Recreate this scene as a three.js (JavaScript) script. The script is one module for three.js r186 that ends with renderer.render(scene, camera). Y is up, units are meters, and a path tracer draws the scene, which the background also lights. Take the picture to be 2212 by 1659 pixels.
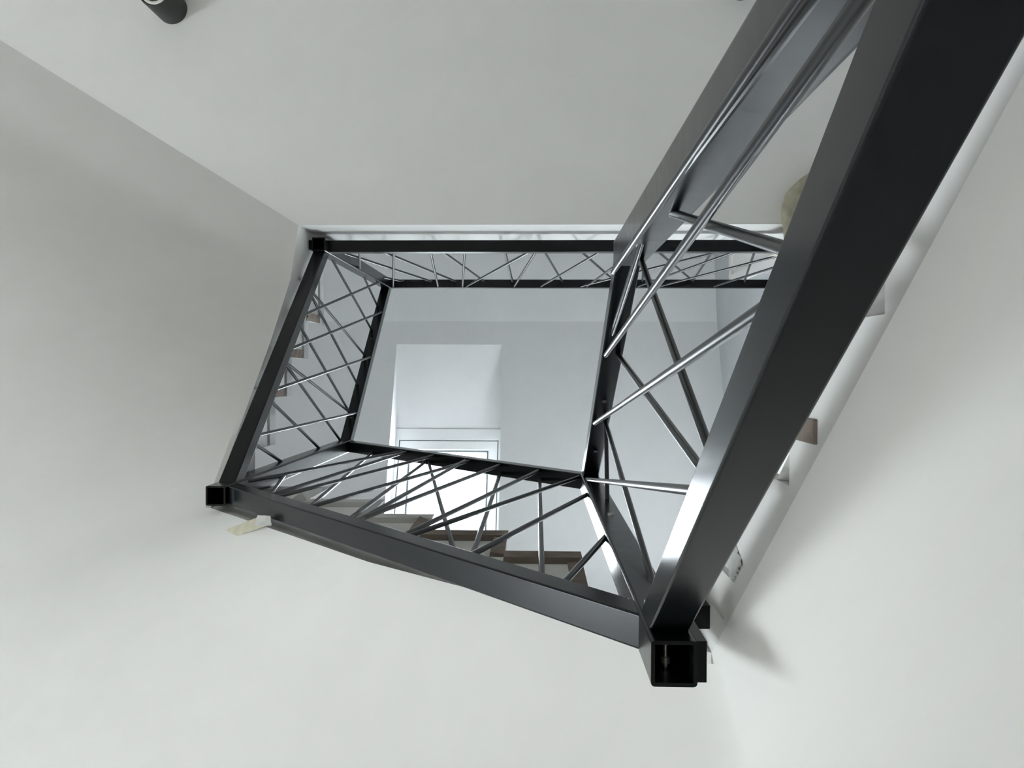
import * as THREE from 'three';
import { RoundedBoxGeometry } from 'three/addons/geometries/RoundedBoxGeometry.js';
import { mergeGeometries, mergeVertices, toCreasedNormals } from 'three/addons/utils/BufferGeometryUtils.js';
import { RectAreaLightUniformsLib } from 'three/addons/lights/RectAreaLightUniformsLib.js';
import { ImprovedNoise } from 'three/addons/math/ImprovedNoise.js';

// ---------------------------------------------------------------- camera, sky, exposure
const scene = new THREE.Scene();
const renderer = new THREE.WebGLRenderer({ antialias: true });
renderer.toneMapping = THREE.LinearToneMapping;
renderer.toneMappingExposure = 24;
renderer.shadowMap.enabled = true;

const EYE = 1.2;                                   // phone held low under the stair well, lens up
const FOCAL = 1700, CX = 1106, CY = 829.5;         // pixels of a 2212 x 1659 frame
const camera = new THREE.PerspectiveCamera(2 * Math.atan(CY / FOCAL) * 180 / Math.PI, 2212 / 1659, 0.01, 60);
{
  // the zenith lies a little right of and above the middle of the frame
  const up = new THREE.Vector3(1160.44 - CX, 801.75 - CY, FOCAL).normalize();     // (right, down, forward)
  const ex = new THREE.Vector3(Math.cos(0.0039), Math.sin(0.0039), 0);
  ex.addScaledVector(up, -ex.dot(up)).normalize();
  const ez = new THREE.Vector3().crossVectors(ex, up);
  const right = new THREE.Vector3(ex.x, up.x, ez.x), down = new THREE.Vector3(ex.y, up.y, ez.y), fwd = new THREE.Vector3(ex.z, up.z, ez.z);
  const m = new THREE.Matrix4().makeBasis(right, down.clone().negate(), fwd.clone().negate());
  camera.quaternion.setFromRotationMatrix(m);
  camera.position.set(0, EYE, 0);
}
scene.add(camera);

const SKY = new THREE.Color().setRGB(0.86, 0.945, 1.0);        // even overcast sky
scene.background = SKY;
scene.backgroundIntensity = 0.5;
RectAreaLightUniformsLib.init();
// the daylight that each window lets in, half of it from the sky itself and half from an area light as large as the pane
function daylight(width, height, parent, z, turned) {
  const l = new THREE.RectAreaLight(SKY, 0.5, width, height);
  l.name = 'window_daylight'; l.position.z = z; if (turned) l.rotation.y = Math.PI;
  parent.add(l); return l;
}

// ---------------------------------------------------------------- helpers
const noise = new ImprovedNoise();
let seed = 7;
const rnd = () => { seed = (seed * 1664525 + 1013904223) >>> 0; return seed / 4294967296; };
const V = (x, h, z) => new THREE.Vector3(x, h + EYE, z);          // h: height above the lens
const names = {};
function numbered(n) { names[n] = (names[n] ?? -1) + 1; return names[n] ? `${n}_${String(names[n]).padStart(3, '0')}` : n; }
function mesh(name, geo, mat, parent) {
  const o = new THREE.Mesh(geo, mat);
  o.name = parent ? name : numbered(name);
  o.castShadow = o.receiveShadow = true;
  (parent ?? scene).add(o);
  return o;
}
function tag(o, label, category, group) {
  o.userData = { label, category };
  if (group) o.userData.group = group;
  return o;
}
function struct(o, label, category) { o.userData = { kind: 'structure', label, category }; return o; }
function thing(name, label, category, pos = [0, 0, 0], group) {
  const g = new THREE.Group(); g.name = numbered(name); g.position.set(...pos); scene.add(g);
  return tag(g, label, category, group);
}
// profile given as [a, h] pairs, extruded along x from x0 to x1 (a = z)
function extrudeX(pts, x0, x1, holes = []) {
  const mk = (p, C) => { const s = new C(); p.forEach(([a, h], i) => i ? s.lineTo(a, h + EYE) : s.moveTo(a, h + EYE)); return s; };
  const s = mk(pts, THREE.Shape); holes.forEach((h) => s.holes.push(mk(h, THREE.Path)));
  const g = new THREE.ExtrudeGeometry(s, { depth: x1 - x0, bevelEnabled: false });
  g.applyMatrix4(new THREE.Matrix4().makeBasis(new THREE.Vector3(0, 0, 1), new THREE.Vector3(0, 1, 0), new THREE.Vector3(-1, 0, 0)).setPosition(x1, 0, 0));
  return g;
}
// profile given as [x, h] pairs, extruded along z from z0 to z1
function extrudeZ(pts, z0, z1, holes = []) {
  const mk = (p, C) => { const s = new C(); p.forEach(([a, h], i) => i ? s.lineTo(a, h + EYE) : s.moveTo(a, h + EYE)); return s; };
  const s = mk(pts, THREE.Shape); holes.forEach((h) => s.holes.push(mk(h, THREE.Path)));
  const g = new THREE.ExtrudeGeometry(s, { depth: z1 - z0, bevelEnabled: false });
  g.translate(0, 0, z0);
  return g;
}
// plan outline [x, z] pairs, extruded upward from h0 to h1
function extrudeY(pts, h0, h1) {
  const s = new THREE.Shape(); pts.forEach(([x, z], i) => i ? s.lineTo(x, -z) : s.moveTo(x, -z));
  const g = new THREE.ExtrudeGeometry(s, { depth: h1 - h0, bevelEnabled: false });
  g.rotateX(-Math.PI / 2); g.translate(0, h0 + EYE, 0);
  return g;
}
function box(x0, x1, h0, h1, z0, z1, r = 0) {
  const g = r ? new RoundedBoxGeometry(x1 - x0, h1 - h0, z1 - z0, 2, r) : new THREE.BoxGeometry(x1 - x0, h1 - h0, z1 - z0);
  g.translate((x0 + x1) / 2, (h0 + h1) / 2 + EYE, (z0 + z1) / 2);
  return g;
}
const flat = (g) => { const n = g.index ? g.toNonIndexed() : g; return n; };
const merge = (list) => mergeGeometries(list.map(flat));

// ---------------------------------------------------------------- procedural materials
function noiseTexture(size, f, lo, hi, srgb) {
  const d = new Uint8Array(size * size * 4);
  for (let y = 0; y < size; y++) for (let x = 0; x < size; x++) {
    const v = f(x / size, y / size), i = (y * size + x) * 4;
    for (let c = 0; c < 3; c++) d[i + c] = 255 * Math.min(1, Math.max(0, lo[c] + (hi[c] - lo[c]) * v));
    d[i + 3] = 255;
  }
  const t = new THREE.DataTexture(d, size, size);
  t.wrapS = t.wrapT = THREE.RepeatWrapping; t.magFilter = THREE.LinearFilter; t.minFilter = THREE.LinearMipmapLinearFilter; t.generateMipmaps = true;
  if (srgb) t.colorSpace = THREE.SRGBColorSpace;
  t.needsUpdate = true;
  return t;
}
// noise that closes on itself: sampled on a torus
function loop(u, v, f, z) {
  const n = (a, b) => noise.noise(a, b, z);
  const a = n(u * f, v * f), b = n((u - 1) * f, v * f), c = n(u * f, (v - 1) * f), d = n((u - 1) * f, (v - 1) * f);
  return (a * (1 - u) * (1 - v) + b * u * (1 - v) + c * (1 - u) * v + d * u * v);
}
const rollerBump = noiseTexture(512, (u, v) => 0.5 + 0.5 * loop(u, v, 90, 1.3) + 0.3 * loop(u, v, 30, 5.1), [0, 0, 0], [1, 1, 1]);
const plasterTone = (a, b) => noiseTexture(512, (u, v) => 0.5 + 0.7 * loop(u, v, 6, 2.7) + 0.35 * loop(u, v, 19, 8.2), a, b, true);
const white = plasterTone([0.910, 0.905, 0.891], [0.930, 0.925, 0.913]);
const plaster = new THREE.MeshStandardMaterial({ map: white, bumpMap: rollerBump, bumpScale: 0.0002, roughness: 0.92 });
const atticPaint = new THREE.MeshStandardMaterial({ map: plasterTone([0.885, 0.885, 0.885], [0.905, 0.905, 0.905]), bumpMap: rollerBump, bumpScale: 0.0002, roughness: 0.92 });
const wallGrey = new THREE.MeshStandardMaterial({ map: plasterTone([0.775, 0.785, 0.795], [0.80, 0.81, 0.82]), bumpMap: rollerBump, bumpScale: 0.0002, roughness: 0.92 });
const doorPaint = new THREE.MeshStandardMaterial({ color: 0xf6f4f0, roughness: 0.5 });
const floorMat = new THREE.MeshStandardMaterial({ map: noiseTexture(512, (u, v) => 0.5 + 0.6 * loop(u, v * 0.2, 40, 3.3) + 0.3 * loop(u, v, 8, 4.4), [0.76, 0.72, 0.66], [0.84, 0.81, 0.76], true), roughness: 0.55 });
const steelRough = noiseTexture(256, (u, v) => 0.5 + 0.5 * loop(u, v, 60, 6.6) + 0.3 * loop(u, v, 12, 9.9), [0.55, 0.55, 0.55], [0.75, 0.75, 0.75]);
const steel = new THREE.MeshPhysicalMaterial({ color: new THREE.Color().setRGB(0.006, 0.008, 0.009), specularIntensity: 0.5, roughness: 0.36, roughnessMap: steelRough, metalness: 0 });
const steelRod = new THREE.MeshStandardMaterial({ color: new THREE.Color().setRGB(0.010, 0.012, 0.013), roughness: 0.3 });
const zinc = new THREE.MeshStandardMaterial({ color: new THREE.Color().setRGB(0.62, 0.63, 0.63), roughness: 0.4, metalness: 0.9 });
const woodTex = noiseTexture(256, (u, v) => 0.5 + 0.6 * loop(u, v, 45, 2.2) + 0.4 * loop(u, v, 9, 7.1), [0.46, 0.41, 0.375], [0.60, 0.545, 0.505], true);
const chipboard = new THREE.MeshStandardMaterial({ map: woodTex, roughness: 0.85 });
const paleBoard = new THREE.MeshStandardMaterial({ map: plasterTone([0.80, 0.80, 0.79], [0.88, 0.88, 0.87]), roughness: 0.8 });
const pvc = new THREE.MeshStandardMaterial({ color: 0xf4f6f6, roughness: 0.4 });
const gasket = new THREE.MeshStandardMaterial({ color: 0x5b6468, roughness: 0.8 });
const glass = new THREE.MeshPhysicalMaterial({ color: 0xffffff, transmission: 1, thickness: 0, roughness: 0, ior: 1.5 });
const tapeTex = noiseTexture(256, (u, v) => 0.5 + 0.6 * loop(u, v, 14, 1.9) + 0.3 * loop(u, v, 50, 3.9), [0.74, 0.72, 0.63], [0.86, 0.84, 0.76], true);
const paper = new THREE.MeshPhysicalMaterial({ map: tapeTex, roughness: 0.9, transmission: 0.3, thickness: 0, side: THREE.DoubleSide });
const greyPaper = new THREE.MeshStandardMaterial({ map: plasterTone([0.66, 0.66, 0.65], [0.82, 0.82, 0.80]), roughness: 0.9 });
const lampBlack = new THREE.MeshStandardMaterial({ color: new THREE.Color().setRGB(0.035, 0.038, 0.036), roughness: 0.6 });
const lampWhite = new THREE.MeshStandardMaterial({ color: 0xf2f2ee, roughness: 0.5 });
const lampGlass = new THREE.MeshStandardMaterial({ color: 0x6a6a66, roughness: 0.25 });

// ---------------------------------------------------------------- the setting
const XR = 1.13, XO = -1.75, XW = -4.0, ZB = -1.45, ZF = 3.2, CEIL = 2.20, DECK = 2.57, FLOOR = -EYE;
const wellX0 = -0.673, wellX1 = 0.178, wellZ0 = -0.285, wellZ1 = 0.408;

struct(mesh('floor', box(XW - 0.2, XR + 0.2, FLOOR - 0.15, FLOOR, ZB - 0.2, ZF + 0.2), floorMat), 'pale timber floor of the room below the stair well', 'floor');
struct(mesh('ceiling', extrudeY([[XW, ZB], [XO, ZB], [XO, 1.07], [wellX0, wellZ1], [XR, wellZ1], [XR, ZF], [XW, ZF]], CEIL, DECK), plaster),
  'white plaster underside and edge of the upper landing, with two black spotlights', 'ceiling');
const addedWinLo2 = [-1.35, -0.85, -1.1, -0.45];  // low window out of view, added to light the underside of the stair
const addedWinLo = [-1.4, -0.2, -0.05, 1.15];                     // z0, z1, h0, h1 of an unseen window added to light the lower room
const addedWinUp = [0.15, 0.95, 2.85, 3.62];                   // x0, x1, h0, h1 of an unseen back wall window added to light the upper storey
const hole = ([a, b, c, d]) => [[[a, c], [a, d], [b, d], [b, c]]];
const roofIn = (z) => 5 + (z < 0.315 ? 0.4 : 0.2) * (z - 0.315), roofOut = (z) => roofIn(z) + 0.237;
const TOP = roofOut(0.315), HIGH = roofIn(ZF), HIGHOUT = roofOut(ZF);
// right wall runs through both storeys
struct(mesh('wall_right', extrudeX([[ZB, FLOOR], [ZF, FLOOR], [ZF, HIGHOUT], [0.315, TOP], [ZB, roofOut(ZB)]], XR, XR + 0.2), wallGrey), 'plain pale grey wall on the right of the stair and landing', 'wall');
struct(mesh('wall_back', extrudeZ([[XW, FLOOR], [XR + 0.2, FLOOR], [XR + 0.2, roofOut(ZB)], [XO, roofOut(ZB)], [XO, CEIL + 0.3], [XW, CEIL + 0.3]], ZB - 0.2, ZB, [...hole(addedWinLo2), ...hole(addedWinUp)]), plaster), 'white outer wall behind the lower flight', 'wall');
struct(mesh('wall_front', extrudeZ([[XW, FLOOR], [XR + 0.2, FLOOR], [XR + 0.2, HIGHOUT], [XO, HIGHOUT], [XO, CEIL + 0.3], [XW, CEIL + 0.3]], ZF, ZF + 0.2), plaster), 'white wall at the far end of landing and lower room', 'wall');
struct(mesh('wall_left', extrudeX([[ZB - 0.2, FLOOR], [ZF + 0.2, FLOOR], [ZF + 0.2, DECK], [ZB - 0.2, DECK]], XW - 0.25, XW, hole(addedWinLo)), plaster), 'white end wall of the lower room, with an added unseen window', 'wall');

// ---- winder geometry: inner edge of the soffit and the outward ray at each point of it
const ang = (d) => d * Math.PI / 180;
const flights = [   // inner edge of the soffit, flight by flight: x, h, z, ray direction in degrees (x axis = 0, +z = 90)
  [[wellX0, 2.20, wellZ1, 148.4], [wellX0, 2.13, 0.25, 152], [wellX0, 1.965, 0.07, 163], [wellX0, 1.60, wellZ0, 199.3]],
  [[wellX0, 1.60, wellZ0, 199.3], [-0.25, 1.16, wellZ0, 241], [wellX1, 0.80, wellZ0, 282.5]],
  [[wellX1, 0.80, wellZ0, 282.5], [wellX1, 0.22, 0.17, 360]],
  [[wellX1, 0.22, 0.17, 360], [wellX1, -1.2, 1.95, 360]]];
function along(k, s) {                   // s: place on the well side (x for the back flight, z for the others)
  const f = flights[k], c = k === 1 ? 0 : 2, sg = f[f.length - 1][c] > f[0][c] ? 1 : -1;
  let i = 0; while (i < f.length - 2 && (s - f[i + 1][c]) * sg > 0) i++;
  const a = f[i], b = f[i + 1], t = Math.min(1, (s - a[c]) / (b[c] - a[c])), L = (n) => a[n] + (b[n] - a[n]) * t;
  return { x: L(0), h: L(1), z: L(2), dx: Math.cos(ang(L(3))), dz: Math.sin(ang(L(3))) };
}
function reach(p) {                      // how far the ray runs until it meets an outer wall
  let r = 9;
  if (p.dx < -1e-6) r = Math.min(r, (XO - p.x) / p.dx);
  if (p.dx > 1e-6) r = Math.min(r, (XR - p.x) / p.dx);
  if (p.dz < -1e-6) r = Math.min(r, (ZB - p.z) / p.dz);
  return r;
}
const rulings = [];
[32, 36, 30, 10].forEach((n, k) => {
  const f = flights[k], c = k === 1 ? 0 : 2, a = f[0][c], b = f[f.length - 1][c];
  for (let i = (k ? 1 : 0); i <= n; i++) rulings.push(along(k, a + (b - a) * i / n));
});
function soffitGeometry() {
  const M = 18, pos = [], uv = [], idx = [], N = rulings.length;
  for (const up of [0, 0.05]) rulings.forEach((p, i) => {
    const R = reach(p);
    for (let j = 0; j <= M; j++) {
      const r = R * Math.pow(j / M, 1.5);
      pos.push(p.x + p.dx * r, p.h + up + EYE, p.z + p.dz * r);
      uv.push(p.x + p.dx * r, p.z + p.dz * r + p.h);
    }
  });
  const W = M + 1, at = (s, i, j) => s * N * W + i * W + j;
  const quad = (a, b, c, d) => idx.push(a, b, c, a, c, d);
  for (let i = 0; i < N - 1; i++) {
    for (let j = 0; j < M; j++) {
      quad(at(0, i, j), at(0, i + 1, j), at(0, i + 1, j + 1), at(0, i, j + 1));
      quad(at(1, i, j), at(1, i, j + 1), at(1, i + 1, j + 1), at(1, i + 1, j));
    }
  }
  const g = new THREE.BufferGeometry();
  g.setAttribute('position', new THREE.Float32BufferAttribute(pos, 3));
  g.setAttribute('uv', new THREE.Float32BufferAttribute(uv, 2));
  g.setIndex(idx); g.computeVertexNormals();
  return g;
}
const stair = thing('winding_staircase', 'white plastered winding staircase climbing round the open well', 'staircase');
mesh('soffit', soffitGeometry(), plaster, stair);

// stepped well faces; step lists: [from, to, top height]
const leftSteps = [[wellZ1, 0.145, 2.44], [0.145, 0.035, 2.275], [0.035, -0.07, 2.12], [-0.07, -0.19, 1.985], [-0.19, wellZ0, 1.84]];
const backSteps = [[wellX0, -0.50, 1.84], [-0.50, -0.33, 1.665], [-0.33, -0.20, 1.50], [-0.20, -0.05, 1.353], [-0.05, 0.068, 1.20], [0.068, wellX1, 0.95]];
const rightSteps = [[-0.285, -0.19, 0.90], [-0.19, -0.08, 0.75], [-0.08, 0.03, 0.60], [0.03, 0.14, 0.45], [0.14, 0.25, 0.30]];
const T = 0.04;                                           // tread thickness
const stepped = (steps, bottom) => { const p = bottom.map(([a, h]) => [a, h]); steps.forEach(([a, b, h]) => p.push([a, h - T], [b, h - T])); return p; };
const under = (k) => flights[k].map((p) => [p[k === 1 ? 0 : 2], p[1]]).reverse();
mesh('well_face', extrudeX(stepped(leftSteps, under(0)), wellX0 - 0.012, wellX0), plaster, stair);
mesh('well_face', extrudeZ(stepped(backSteps, under(1)), wellZ0 - 0.012, wellZ0), plaster, stair);
mesh('well_face', extrudeX(stepped(rightSteps, [[0.25, 0.16], ...under(2)]), wellX1, wellX1 + 0.012), plaster, stair);
// winder treads and risers run out along the rays
function step(k, proud, s0, s1, top, next, treadMat, riserMat) {
  const A = along(k, s0), B = along(k, s1);
  const ra = reach(A) - 0.02, rb = reach(B) - 0.02, ia = proud / Math.abs(k === 1 ? A.dz : A.dx), ib = proud / Math.abs(k === 1 ? B.dz : B.dx);
  const q = [[A.x - A.dx * ia, A.z - A.dz * ia], [B.x - B.dx * ib, B.z - B.dz * ib], [B.x + B.dx * rb, B.z + B.dz * rb], [A.x + A.dx * ra, A.z + A.dz * ra]];
  mesh('tread', extrudeY(q, top - T, top), treadMat, stair);
  if (next !== undefined) {                              // riser under the nosing at the downhill end
    const px = -B.dz, pz = B.dx, s = ((A.x - B.x) * px + (A.z - B.z) * pz) > 0 ? 1 : -1, w = 0.022 * s, o = 0.006;
    const x0 = B.x - B.dx * (ib - o), z0 = B.z - B.dz * (ib - o), x1 = B.x + B.dx * rb, z1 = B.z + B.dz * rb;
    mesh('riser', extrudeY([[x0, z0], [x1, z1], [x1 + px * w, z1 + pz * w], [x0 + px * w, z0 + pz * w]], next, top - T), riserMat, stair);
  }
}
leftSteps.forEach(([a, b, h], i) => step(0, 0.006, a, b, h, leftSteps[i + 1]?.[2] ?? 1.70, paleBoard, chipboard));
backSteps.forEach(([a, b, h], i) => step(1, 0.010, a, b, h, backSteps[i + 1]?.[2] ?? 0.86, i > 2 ? chipboard : paleBoard, i > 1 ? chipboard : paleBoard));
rightSteps.forEach(([a, b, h], i) => step(2, -0.015, a, b, h, rightSteps[i + 1]?.[2], paleBoard, paleBoard));

// ---------------------------------------------------------------- upper storey
// outer wall of the stair and landing on the left; its foot follows the soffit
{
  const foot = [];
  rulings.forEach((p) => { const r = reach(p), x = p.x + p.dx * r, z = p.z + p.dz * r; if (x < XO + 1e-3) foot.push([z, p.h - 0.02]); });
  const zEnd = foot[foot.length - 1];
  struct(mesh('wall_left', extrudeX([[ZF, CEIL], ...foot, [ZB, zEnd[1]], [ZB, roofOut(ZB)], [0.315, TOP], [ZF, HIGHOUT]], XO - 0.15, XO), plaster), 'white outer wall of the stair and landing on the left', 'wall');
}
const winX0 = -0.886, winX1 = -0.218, winZ0 = 0.166, winZ1 = -0.424, sillZ = -1.25;
{
  const full = [[ZF, HIGH], [0.315, 5], [ZB - 0.2, roofIn(ZB - 0.2)], [ZB - 0.2, roofOut(ZB - 0.2)], [0.315, TOP], [ZF, HIGHOUT]];
  const above = [[ZF, HIGH], [0.315, 5], [winZ0, roofIn(winZ0)], [winZ1, roofIn(winZ0)], [0.315, TOP], [ZF, HIGHOUT]];
  const below = [[sillZ, roofIn(sillZ)], [ZB - 0.2, roofIn(ZB - 0.2)], [ZB - 0.2, roofOut(ZB - 0.2)], [sillZ, roofOut(sillZ)]];
  struct(mesh('ceiling', merge([extrudeX(full, XO - 0.15, winX0), extrudeX(full, winX1, XR + 0.2), extrudeX(above, winX0, winX1), extrudeX(below, winX0, winX1)]), atticPaint),
    'pale sloped attic ceiling with a deep roof window recess', 'ceiling');
}
{ // roof window: built flat in a local frame (x across, y up the slope, z outward) and laid into the roof
  const w = new THREE.Group(); w.name = 'window_1'; scene.add(w); struct(w, 'bright roof window at the end of a deep white recess', 'window');
  const tilt = Math.atan(0.4), len = (winZ1 - sillZ) / Math.cos(tilt), wid = winX1 - winX0;
  const yAxis = new THREE.Vector3(0, Math.sin(tilt), Math.cos(tilt)), zAxis = new THREE.Vector3(0, Math.cos(tilt), -Math.sin(tilt)), xAxis = new THREE.Vector3().crossVectors(yAxis, zAxis);
  w.quaternion.setFromRotationMatrix(new THREE.Matrix4().makeBasis(xAxis, yAxis, zAxis));
  w.position.copy(V((winX0 + winX1) / 2, roofOut((winZ1 + sillZ) / 2), (winZ1 + sillZ) / 2));
  const ring = (W, L, b, z0, z1) => {
    const s = new THREE.Shape(); s.moveTo(-W / 2, -L / 2); s.lineTo(W / 2, -L / 2); s.lineTo(W / 2, L / 2); s.lineTo(-W / 2, L / 2);
    const h = new THREE.Path(); h.moveTo(-W / 2 + b, -L / 2 + b); h.lineTo(-W / 2 + b, L / 2 - b); h.lineTo(W / 2 - b, L / 2 - b); h.lineTo(W / 2 - b, -L / 2 + b);
    s.holes.push(h);
    const g = new THREE.ExtrudeGeometry(s, { depth: z1 - z0, bevelEnabled: false }); g.translate(0, 0, z0); return g;
  };
  mesh('frame', ring(wid + 0.10, len + 0.10, 0.072, -0.03, 0.08), pvc, w);
  mesh('gasket', ring(wid - 0.04, len - 0.04, 0.01, -0.018, 0.06), gasket, w);
  const sash = mesh('sash', ring(wid - 0.056, len - 0.056, 0.055, -0.028, 0.07), pvc, w);
  mesh('glazing_bead', ring(wid - 0.164, len - 0.164, 0.012, -0.01, 0.03), gasket, sash);
  mesh('pane', new THREE.PlaneGeometry(wid - 0.16, len - 0.16).translate(0, 0, 0.02), glass, w);
  daylight(wid - 0.18, len - 0.18, w, 0.015, false);
}
function door(n, z0, z1, head, label) {
  const d = new THREE.Group(); d.name = `door_${n}`; scene.add(d); struct(d, label, 'door');
  mesh('casing', extrudeX([[z0, DECK], [z0, head], [z1, head], [z1, DECK], [z1 - 0.06, DECK], [z1 - 0.06, head - 0.06], [z0 + 0.06, head - 0.06], [z0 + 0.06, DECK]], XR - 0.018, XR), doorPaint, d);
  mesh('leaf', box(XR - 0.008, XR, DECK, head - 0.06, z0 + 0.06, z1 - 0.06), doorPaint, d);
}
door(1, 0.50, 1.38, 4.63, 'white flush door on the landing, in the right hand wall beyond the guard rail');
door(2, -0.90, 0.0, 4.47, 'white panel in the right wall above the lower flight, cut off by the black beam');

function addedCasement(n, [x0, x1, h0, h1], put, label) {     // unseen two-light window added for its daylight, built across z and put in its wall
  const w = new THREE.Group(); w.name = `window_${n}`; scene.add(w); struct(w, label, 'window'); put(w);
  const xm = (x0 + x1) / 2, b = 0.06;
  mesh('frame', extrudeZ([[x0, h0], [x1, h0], [x1, h1], [x0, h1]], -0.035, 0.035, [[[x0 + b, h0 + b], [x0 + b, h1 - b], [xm - b / 2, h1 - b], [xm - b / 2, h0 + b]], [[xm + b / 2, h0 + b], [xm + b / 2, h1 - b], [x1 - b, h1 - b], [x1 - b, h0 + b]]]), pvc, w);
  for (const [a, c] of [[x0 + b, xm - b / 2], [xm + b / 2, x1 - b]])
    mesh('pane', new THREE.PlaneGeometry(c - a, h1 - h0 - 2 * b).translate((a + c) / 2, (h0 + h1) / 2 + EYE, 0), glass, w);
  daylight(x1 - x0 - 2 * b, h1 - h0 - 2 * b, w, 0.04, true).position.set(xm, (h0 + h1) / 2 + EYE, 0.04);
}
addedCasement(2, [-addedWinLo[1], -addedWinLo[0], addedWinLo[2], addedWinLo[3]], (w) => { w.position.x = XW - 0.12; w.rotation.y = Math.PI / 2; }, 'unseen window added to light the lower room');
addedCasement(4, addedWinLo2, (w) => { w.position.z = ZB - 0.1; }, 'unseen small low window added to light the stair underside');
addedCasement(3, addedWinUp, (w) => { w.position.z = ZB - 0.1; }, 'unseen window high over the lower flight, added to light the upper storey');

// ---------------------------------------------------------------- steel railing
const xL = -0.6405, zT = 0.3688, zB = -0.2514, xR = 0.119, xTR = 0.1305, hTL = 2.3425, hBL = 1.6068, hBR = 0.763, zTR = 0.1716, hTR = 0.1732, uTL = 3.3425, uBL = 2.6133, uBR = 1.7983, uTR = 1.1388, xE = 0.985;
const RAIL = 0.035, POST = 0.04;
const railing = thing('stair_railing', 'black steel railing of square tubes and crossed round rods around the well', 'railing');
function bar(a, b, size, cut = 0) {               // square tube from a to b with one pair of faces upright
  const d = b.clone().sub(a), L = d.length(); d.normalize();
  const s = new THREE.Vector3().crossVectors(d, new THREE.Vector3(0, 1, 0)).normalize(), n = new THREE.Vector3().crossVectors(s, d);
  const g = new RoundedBoxGeometry(L - cut, size, size, 2, 0.0025);
  g.applyMatrix4(new THREE.Matrix4().makeBasis(d, n, s).setPosition(a.clone().add(b).multiplyScalar(0.5)));
  return g;
}
const panels = {
  landing: [[xL, hTL, zT], [xE, hTL, zT], uTL, uTL], left: [[xL, hTL, zT], [xL, hBL, zB], uTL, uBL],
  back: [[xL, hBL, zB], [xR, hBR, zB], uBL, uBR], right: [[xR, hBR, zB], [xTR, hTR, zTR], uBR, uTR] };
for (const [a, b, ua, ub] of Object.values(panels)) {
  mesh('bottom_rail', bar(V(...a), V(...b), RAIL), steel, railing);
  mesh('top_rail', bar(V(a[0], ua, a[2]), V(b[0], ub, b[2]), RAIL), steel, railing);
}
function post(x, z, h0, h1) {                      // hollow square tube, open at the foot, capped at the head
  const s = new THREE.Shape(), o = POST / 2, r = 0.004, i = o - 0.0035;
  s.moveTo(-o + r, -o); s.lineTo(o - r, -o); s.quadraticCurveTo(o, -o, o, -o + r); s.lineTo(o, o - r); s.quadraticCurveTo(o, o, o - r, o);
  s.lineTo(-o + r, o); s.quadraticCurveTo(-o, o, -o, o - r); s.lineTo(-o, -o + r); s.quadraticCurveTo(-o, -o, -o + r, -o);
  const p = new THREE.Path(); p.moveTo(-i, -i); p.lineTo(-i, i); p.lineTo(i, i); p.lineTo(i, -i); s.holes.push(p);
  const g = new THREE.ExtrudeGeometry(s, { depth: h1 - h0, bevelEnabled: false, curveSegments: 4 });
  g.rotateX(-Math.PI / 2); g.translate(x, h0 + EYE, z);
  return mesh('post', merge([g, box(x - i, x + i, h1 - 0.004, h1, z - i, z + i)]), steel, railing);
}
post(xL, zT, hTL - 0.055, uTL + 0.0175);
post(xL, zB, hBL - 0.060, uBL + 0.0175);
const nearPost = post(xR, zB, hBR - 0.086, uBR + 0.0175);
post(xTR, zTR, hTR - 0.06, uTR + 0.0175);
post(xE, zT, hTL - 0.03, uTL + 0.0175);
// stand-offs that carry the posts on the plastered edge
for (const g of [box(wellX0, xL - POST / 2, hTL - 0.04, hTL + 0.03, zT - 0.014, zT + 0.014), box(wellX0, xL - POST / 2, hBL + 0.03, hBL + 0.10, zB - 0.014, zB + 0.014),
  box(xR + POST / 2, wellX1, hBR + 0.045, hBR + 0.085, zB - 0.012, zB + 0.012), box(xR + POST / 2, xR + POST / 2 + 0.009, hBR - 0.080, hBR + 0.06, zB - 0.018, zB + 0.018), box(xE - 0.014, xE + 0.014, hTL - 0.03, hTL + 0.03, zT + POST / 2, wellZ1)])
  mesh('stand_off', g, steel, railing);
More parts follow.
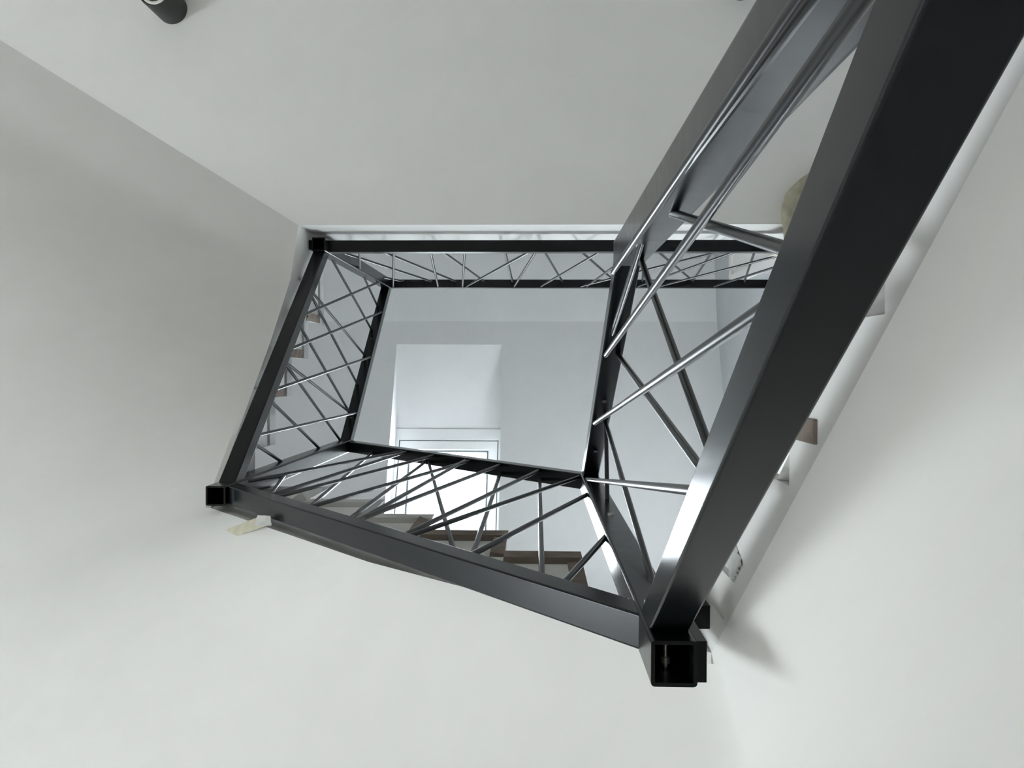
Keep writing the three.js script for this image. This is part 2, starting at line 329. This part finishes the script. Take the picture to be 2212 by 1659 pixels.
// rods: [u, h, u, h, offset of the layer from the panel's middle plane]
const rods = {
  landing: [[-.534, 2.351, -.63, 2.777, -.011], [-.431, 2.351, -.614, 3.335, -.011], [-.321, 2.351, -.422, 3.335, -.011], [-.218, 2.351, -.318, 3.335, -.011], [-.103, 2.351, -.106, 3.335, .009], [-.005, 2.351, -.099, 3.335, -.011], [-.63, 2.487, -.445, 3.335, .009], [-.517, 2.351, -.342, 3.335, .009], [-.314, 2.351, -.222, 3.335, .009], [-.63, 3.154, -.561, 3.335, .009], [-.021, 2.351, -.304, 3.335, -.011], [.19, 2.351, .012, 3.335, -.011], [.006, 2.351, .106, 3.335, .009], [.105, 2.351, .328, 3.335, .009], [.33, 2.351, .657, 3.335, .009], [.53, 2.351, .649, 3.335, .009], [.647, 2.351, .866, 3.335, .009], [.545, 2.351, .178, 3.335, -.011], [.59, 2.351, .42, 3.335, -.011], [.766, 2.351, .509, 3.335, -.011], [.851, 2.351, .737, 3.335, -.011], [.316, 2.351, .441, 3.335, .009], [.291, 2.351, .206, 3.335, -.011]],
  left: [[.359, 2.447, .155, 3.083, -.009], [.359, 2.903, .255, 3.201, -.009], [.145, 2.085, .359, 3.149, .011], [.052, 1.975, .239, 3.182, .011], [-.048, 1.856, .052, 2.962, .011], [-.147, 1.738, -.147, 2.728, .011], [.237, 2.194, -.055, 2.836, -.009], [.239, 2.197, .053, 2.963, -.009], [.145, 2.085, -.153, 2.721, -.009], [.034, 1.954, -.149, 2.725, -.009], [.039, 1.96, -.241, 2.6, -.009], [-.056, 1.847, -.241, 2.349, -.009], [-.151, 1.733, -.241, 2.004, -.009]],
  back: [[-.63, 1.655, -.395, 2.344, .011], [-.524, 1.486, -.63, 1.948, -.009], [-.513, 1.474, -.385, 2.333, .011], [-.497, 1.457, -.288, 2.23, .011], [-.423, 1.376, -.521, 2.478, -.009], [-.403, 1.353, -.175, 2.11, .011], [-.329, 1.272, -.317, 2.261, -.009], [-.287, 1.226, -.19, 2.126, .011], [-.292, 1.231, -.091, 2.02, .011], [-.197, 1.126, .008, 1.915, .011], [-.192, 1.12, .105, 1.811, .011], [-.1, 1.019, -.313, 2.257, -.009], [-.09, 1.008, -.093, 2.023, -.009], [.007, .901, .007, 1.916, -.009], [-.09, 1.007, .115, 1.581, .011], [.028, .878, .115, 1.197, .011]],
  right: [[.162, .225, .147, 1.169, -.018], [.145, .218, .025, 1.36, -.011], [.162, .923, .048, 1.334, -.006], [.037, .369, -.104, 1.561, -.011], [-.081, .534, -.241, 1.761, -.011], [-.09, .546, .162, 1.091, .009], [-.092, .549, .032, 1.348, .009], [.049, .353, .162, .803, 0], [-.241, 1.428, -.081, 1.524, .009], [-.241, .826, -.093, 1.544, .009]] };
const plane = { landing: (u, h, o) => V(u, h, zT + o), left: (u, h, o) => V(xL + o, h, u), back: (u, h, o) => V(u, h, zB + o), right: (u, h, o) => V(xR + (xTR - xR) * (u - zB) / (zTR - zB) + o, h, u) };
for (const [k, list] of Object.entries(rods)) for (const [u0, h0, u1, h1, o] of list) {
  const a = plane[k](u0, h0, o), b = plane[k](u1, h1, o), d = b.clone().sub(a);
  const g = new THREE.CylinderGeometry(0.0041, 0.0041, d.length(), 14, 1);
  g.applyQuaternion(new THREE.Quaternion().setFromUnitVectors(new THREE.Vector3(0, 1, 0), d.normalize()));
  g.translate(...a.clone().add(b).multiplyScalar(0.5).toArray());
  mesh('rod', g, steelRod, railing);
}
{ // bolts: bright heads put in for light through holes at the near corner, and the one inside the open post foot
  const bolt_and_glint = (x, h, z, axis, r, l, parts) => {
    const g = new THREE.CylinderGeometry(r, r, l, parts ?? 6); if (axis === 'z') g.rotateX(Math.PI / 2); else g.rotateZ(Math.PI / 2);
    return g.translate(x, h + EYE, z);
  };
  mesh('bolt_and_glint', bolt_and_glint(0.119, 1.269, zB + POST / 2, 'z', 0.005, 0.006), zinc, nearPost);  // bright head in place of light shining through an oval hole
  mesh('bolt_and_glint', bolt_and_glint(0.112, 0.785, zB + POST / 2, 'z', 0.005, 0.006), zinc, nearPost);  // likewise a glint, for the lower hole in the post
  mesh('bolt_and_glint', merge([bolt_and_glint(0.1175, 0.715, zB, 'z', 0.002, 0.036, 12), bolt_and_glint(0.1175, 0.715, zB - 0.010, 'z', 0.0046, 0.006)]), zinc, nearPost);
  for (const [a, b, ts] of [[[xL, uTL, zT], [xL, uBL, zB], [0.42, 0.88]], [[xR, uBR, zB], [xTR, uTR, zTR], [0.24, 0.5]]]) for (const t of ts) {
    const p = V(...a).lerp(V(...b), t), d = V(...b).sub(V(...a)).normalize(), n = new THREE.Vector3(0, -1, 0).addScaledVector(d, d.y).normalize();
    const g = new THREE.CylinderGeometry(0.0045, 0.0045, 0.004, 10); g.applyQuaternion(new THREE.Quaternion().setFromUnitVectors(new THREE.Vector3(0, 1, 0), n));
    p.addScaledVector(n, RAIL / 2); mesh('screw', g.translate(p.x, p.y, p.z), lampBlack, railing);
  }
}

// ---------------------------------------------------------------- spotlights under the landing
function spotlight(x, z, label) {
  const L = thing('ceiling_spotlight', label, 'lamp', V(x, CEIL, z).toArray(), 'black spotlights under the landing');
  const r = 0.0428, l = 0.108, lathe = (p) => new THREE.LatheGeometry(p.map(([a, b]) => new THREE.Vector2(a, b)), 48);
  mesh('housing', lathe([[0.001, 0], [r, 0], [r, -l + 0.002], [r - 0.002, -l], [r - 0.005, -l], [r - 0.004, -l + 0.02], [0.001, -l + 0.02]].reverse()), lampBlack, L);
  const ring = mesh('trim_ring', lathe([[0.026, -l + 0.012], [0.028, -l + 0.001], [0.0372, -l + 0.001], [0.0376, -l + 0.006], [0.0376, -l + 0.015], [0.026, -l + 0.015], [0.026, -l + 0.012]]), lampWhite, L);
  mesh('bulb', new THREE.SphereGeometry(0.025, 24, 12, 0, Math.PI * 2, Math.PI / 2, Math.PI / 2).scale(1, 0.3, 1).translate(0, -l + 0.014, 0), lampGlass, ring);
}
spotlight(-1.031, 1.015, 'black cylinder spotlight with a white trim ring, nearest the left edge');
spotlight(0.554, 1.064, 'black cylinder spotlight next to the black steel post');

// ---------------------------------------------------------------- masking paper and tape left by the painters
function sheet(f, nu, nv, th = 0.0008) {           // thin closed sheet from a surface function (u, v) -> Vector3
  const pos = [], uv = [], idx = [], W = nv + 1, S = (nu + 1) * W;
  for (const s of [0, 1]) for (let i = 0; i <= nu; i++) for (let j = 0; j <= nv; j++) { const p = f(i / nu, j / nv); pos.push(p.x, p.y + s * th, p.z); uv.push(p.x * 4, p.z * 4 + p.y * 4); }
  for (let i = 0; i < nu; i++) for (let j = 0; j < nv; j++) {
    const a = i * W + j, b = a + W;
    idx.push(a, b, a + 1, b, b + 1, a + 1, a + S, a + 1 + S, b + S, b + S, a + 1 + S, b + 1 + S);
  }
  const g = new THREE.BufferGeometry(); g.setAttribute('position', new THREE.Float32BufferAttribute(pos, 3)); g.setAttribute('uv', new THREE.Float32BufferAttribute(uv, 2));
  g.setIndex(idx); g.computeVertexNormals(); return g;
}
{
  const p = thing('masking_paper', 'crumpled cream masking paper taped over the landing edge and the guard rail', 'paper');
  const left = (z) => z < 0.47 ? 0.664 + 0.005 * Math.sin(z * 40) : 0.664 + Math.pow((z - 0.47) / 0.085, 1.6) * 0.085;
  mesh('sheet', sheet((u, v) => {
    let z, h;                                      // v runs down the inner face of the rail, then back under the slab
    if (v < 0.35) { const t = v / 0.35; z = 0.343 - 0.006 * Math.sin(t * 3); h = CEIL + 0.15 - 0.175 * t; }
    else { const t = (v - 0.35) / 0.65; z = 0.343 + t * 0.212; h = CEIL - 0.025 - 0.012 * Math.sin(t * 2.4) + 0.008 * t; }
    const x = left(z) + u * (0.95 - left(z));
    const c = 0.013 * noise.noise(x * 26, z * 30, 3.1) + 0.007 * noise.noise(x * 70, z * 60, 9.1);
    return V(x + c * 0.6, h + c - 0.008, z - 0.004 + c * 0.4);
  }, 36, 36), paper, p);
  mesh('torn_flap', sheet((u, v) => {
    const z = 0.455 + v * 0.10 + 0.02 * u + 0.012 * noise.noise(u * 7, v * 2, 4), x = 0.700 + u * 0.09 + 0.05 * v;
    return V(x, CEIL - 0.045 - 0.018 * (1 - v) + 0.006 * noise.noise(u * 5, v * 5, 1), z);
  }, 16, 12), paper, p);
}
function tape(label, mat, quad, sag, cat = 'tape') {           // quad: four corners [x, h, z]
  const q = quad.map((c) => V(...c)), g = sheet((u, v) => {
    const a = q[0].clone().lerp(q[1], u), b = q[3].clone().lerp(q[2], u), p = a.lerp(b, v);
    const e = 0.004 * noise.noise(u * 6, v * 6, quad[0][0] * 10);
    p.y -= sag * Math.sin(Math.PI * u) * 0.5 + e; p.x += e; return p;
  }, 10, 8);
  return tag(mesh('masking_tape', g, mat), label, cat);
}
tape('loose end of pale yellow masking tape under the long lower rail', paper, [[-0.588, 1.465, -0.302], [-0.557, 1.445, -0.309], [-0.479, 1.385, -0.277], [-0.492, 1.395, -0.261]], 0.006);
tape('small grey torn scrap of tape beside the yellow tape', greyPaper, [[-0.504, 1.40, -0.262], [-0.504, 1.39, -0.280], [-0.467, 1.37, -0.274], [-0.471, 1.375, -0.258]], 0.002);
tape('torn white tape scrap on the plaster beside the thick right beam', greyPaper, [[0.1765, 0.745, -0.178], [0.1765, 0.71, -0.188], [0.1765, 0.68, -0.165], [0.1765, 0.715, -0.150]], 0);
tag(mesh('wooden_block', box(wellX1 - 0.003, wellX1 + 0.002, 0.505, 0.545, -0.046, -0.030, 0.001), chipboard), 'small brown timber block set in the plaster right of the beam', 'block');

renderer.render(scene, camera);
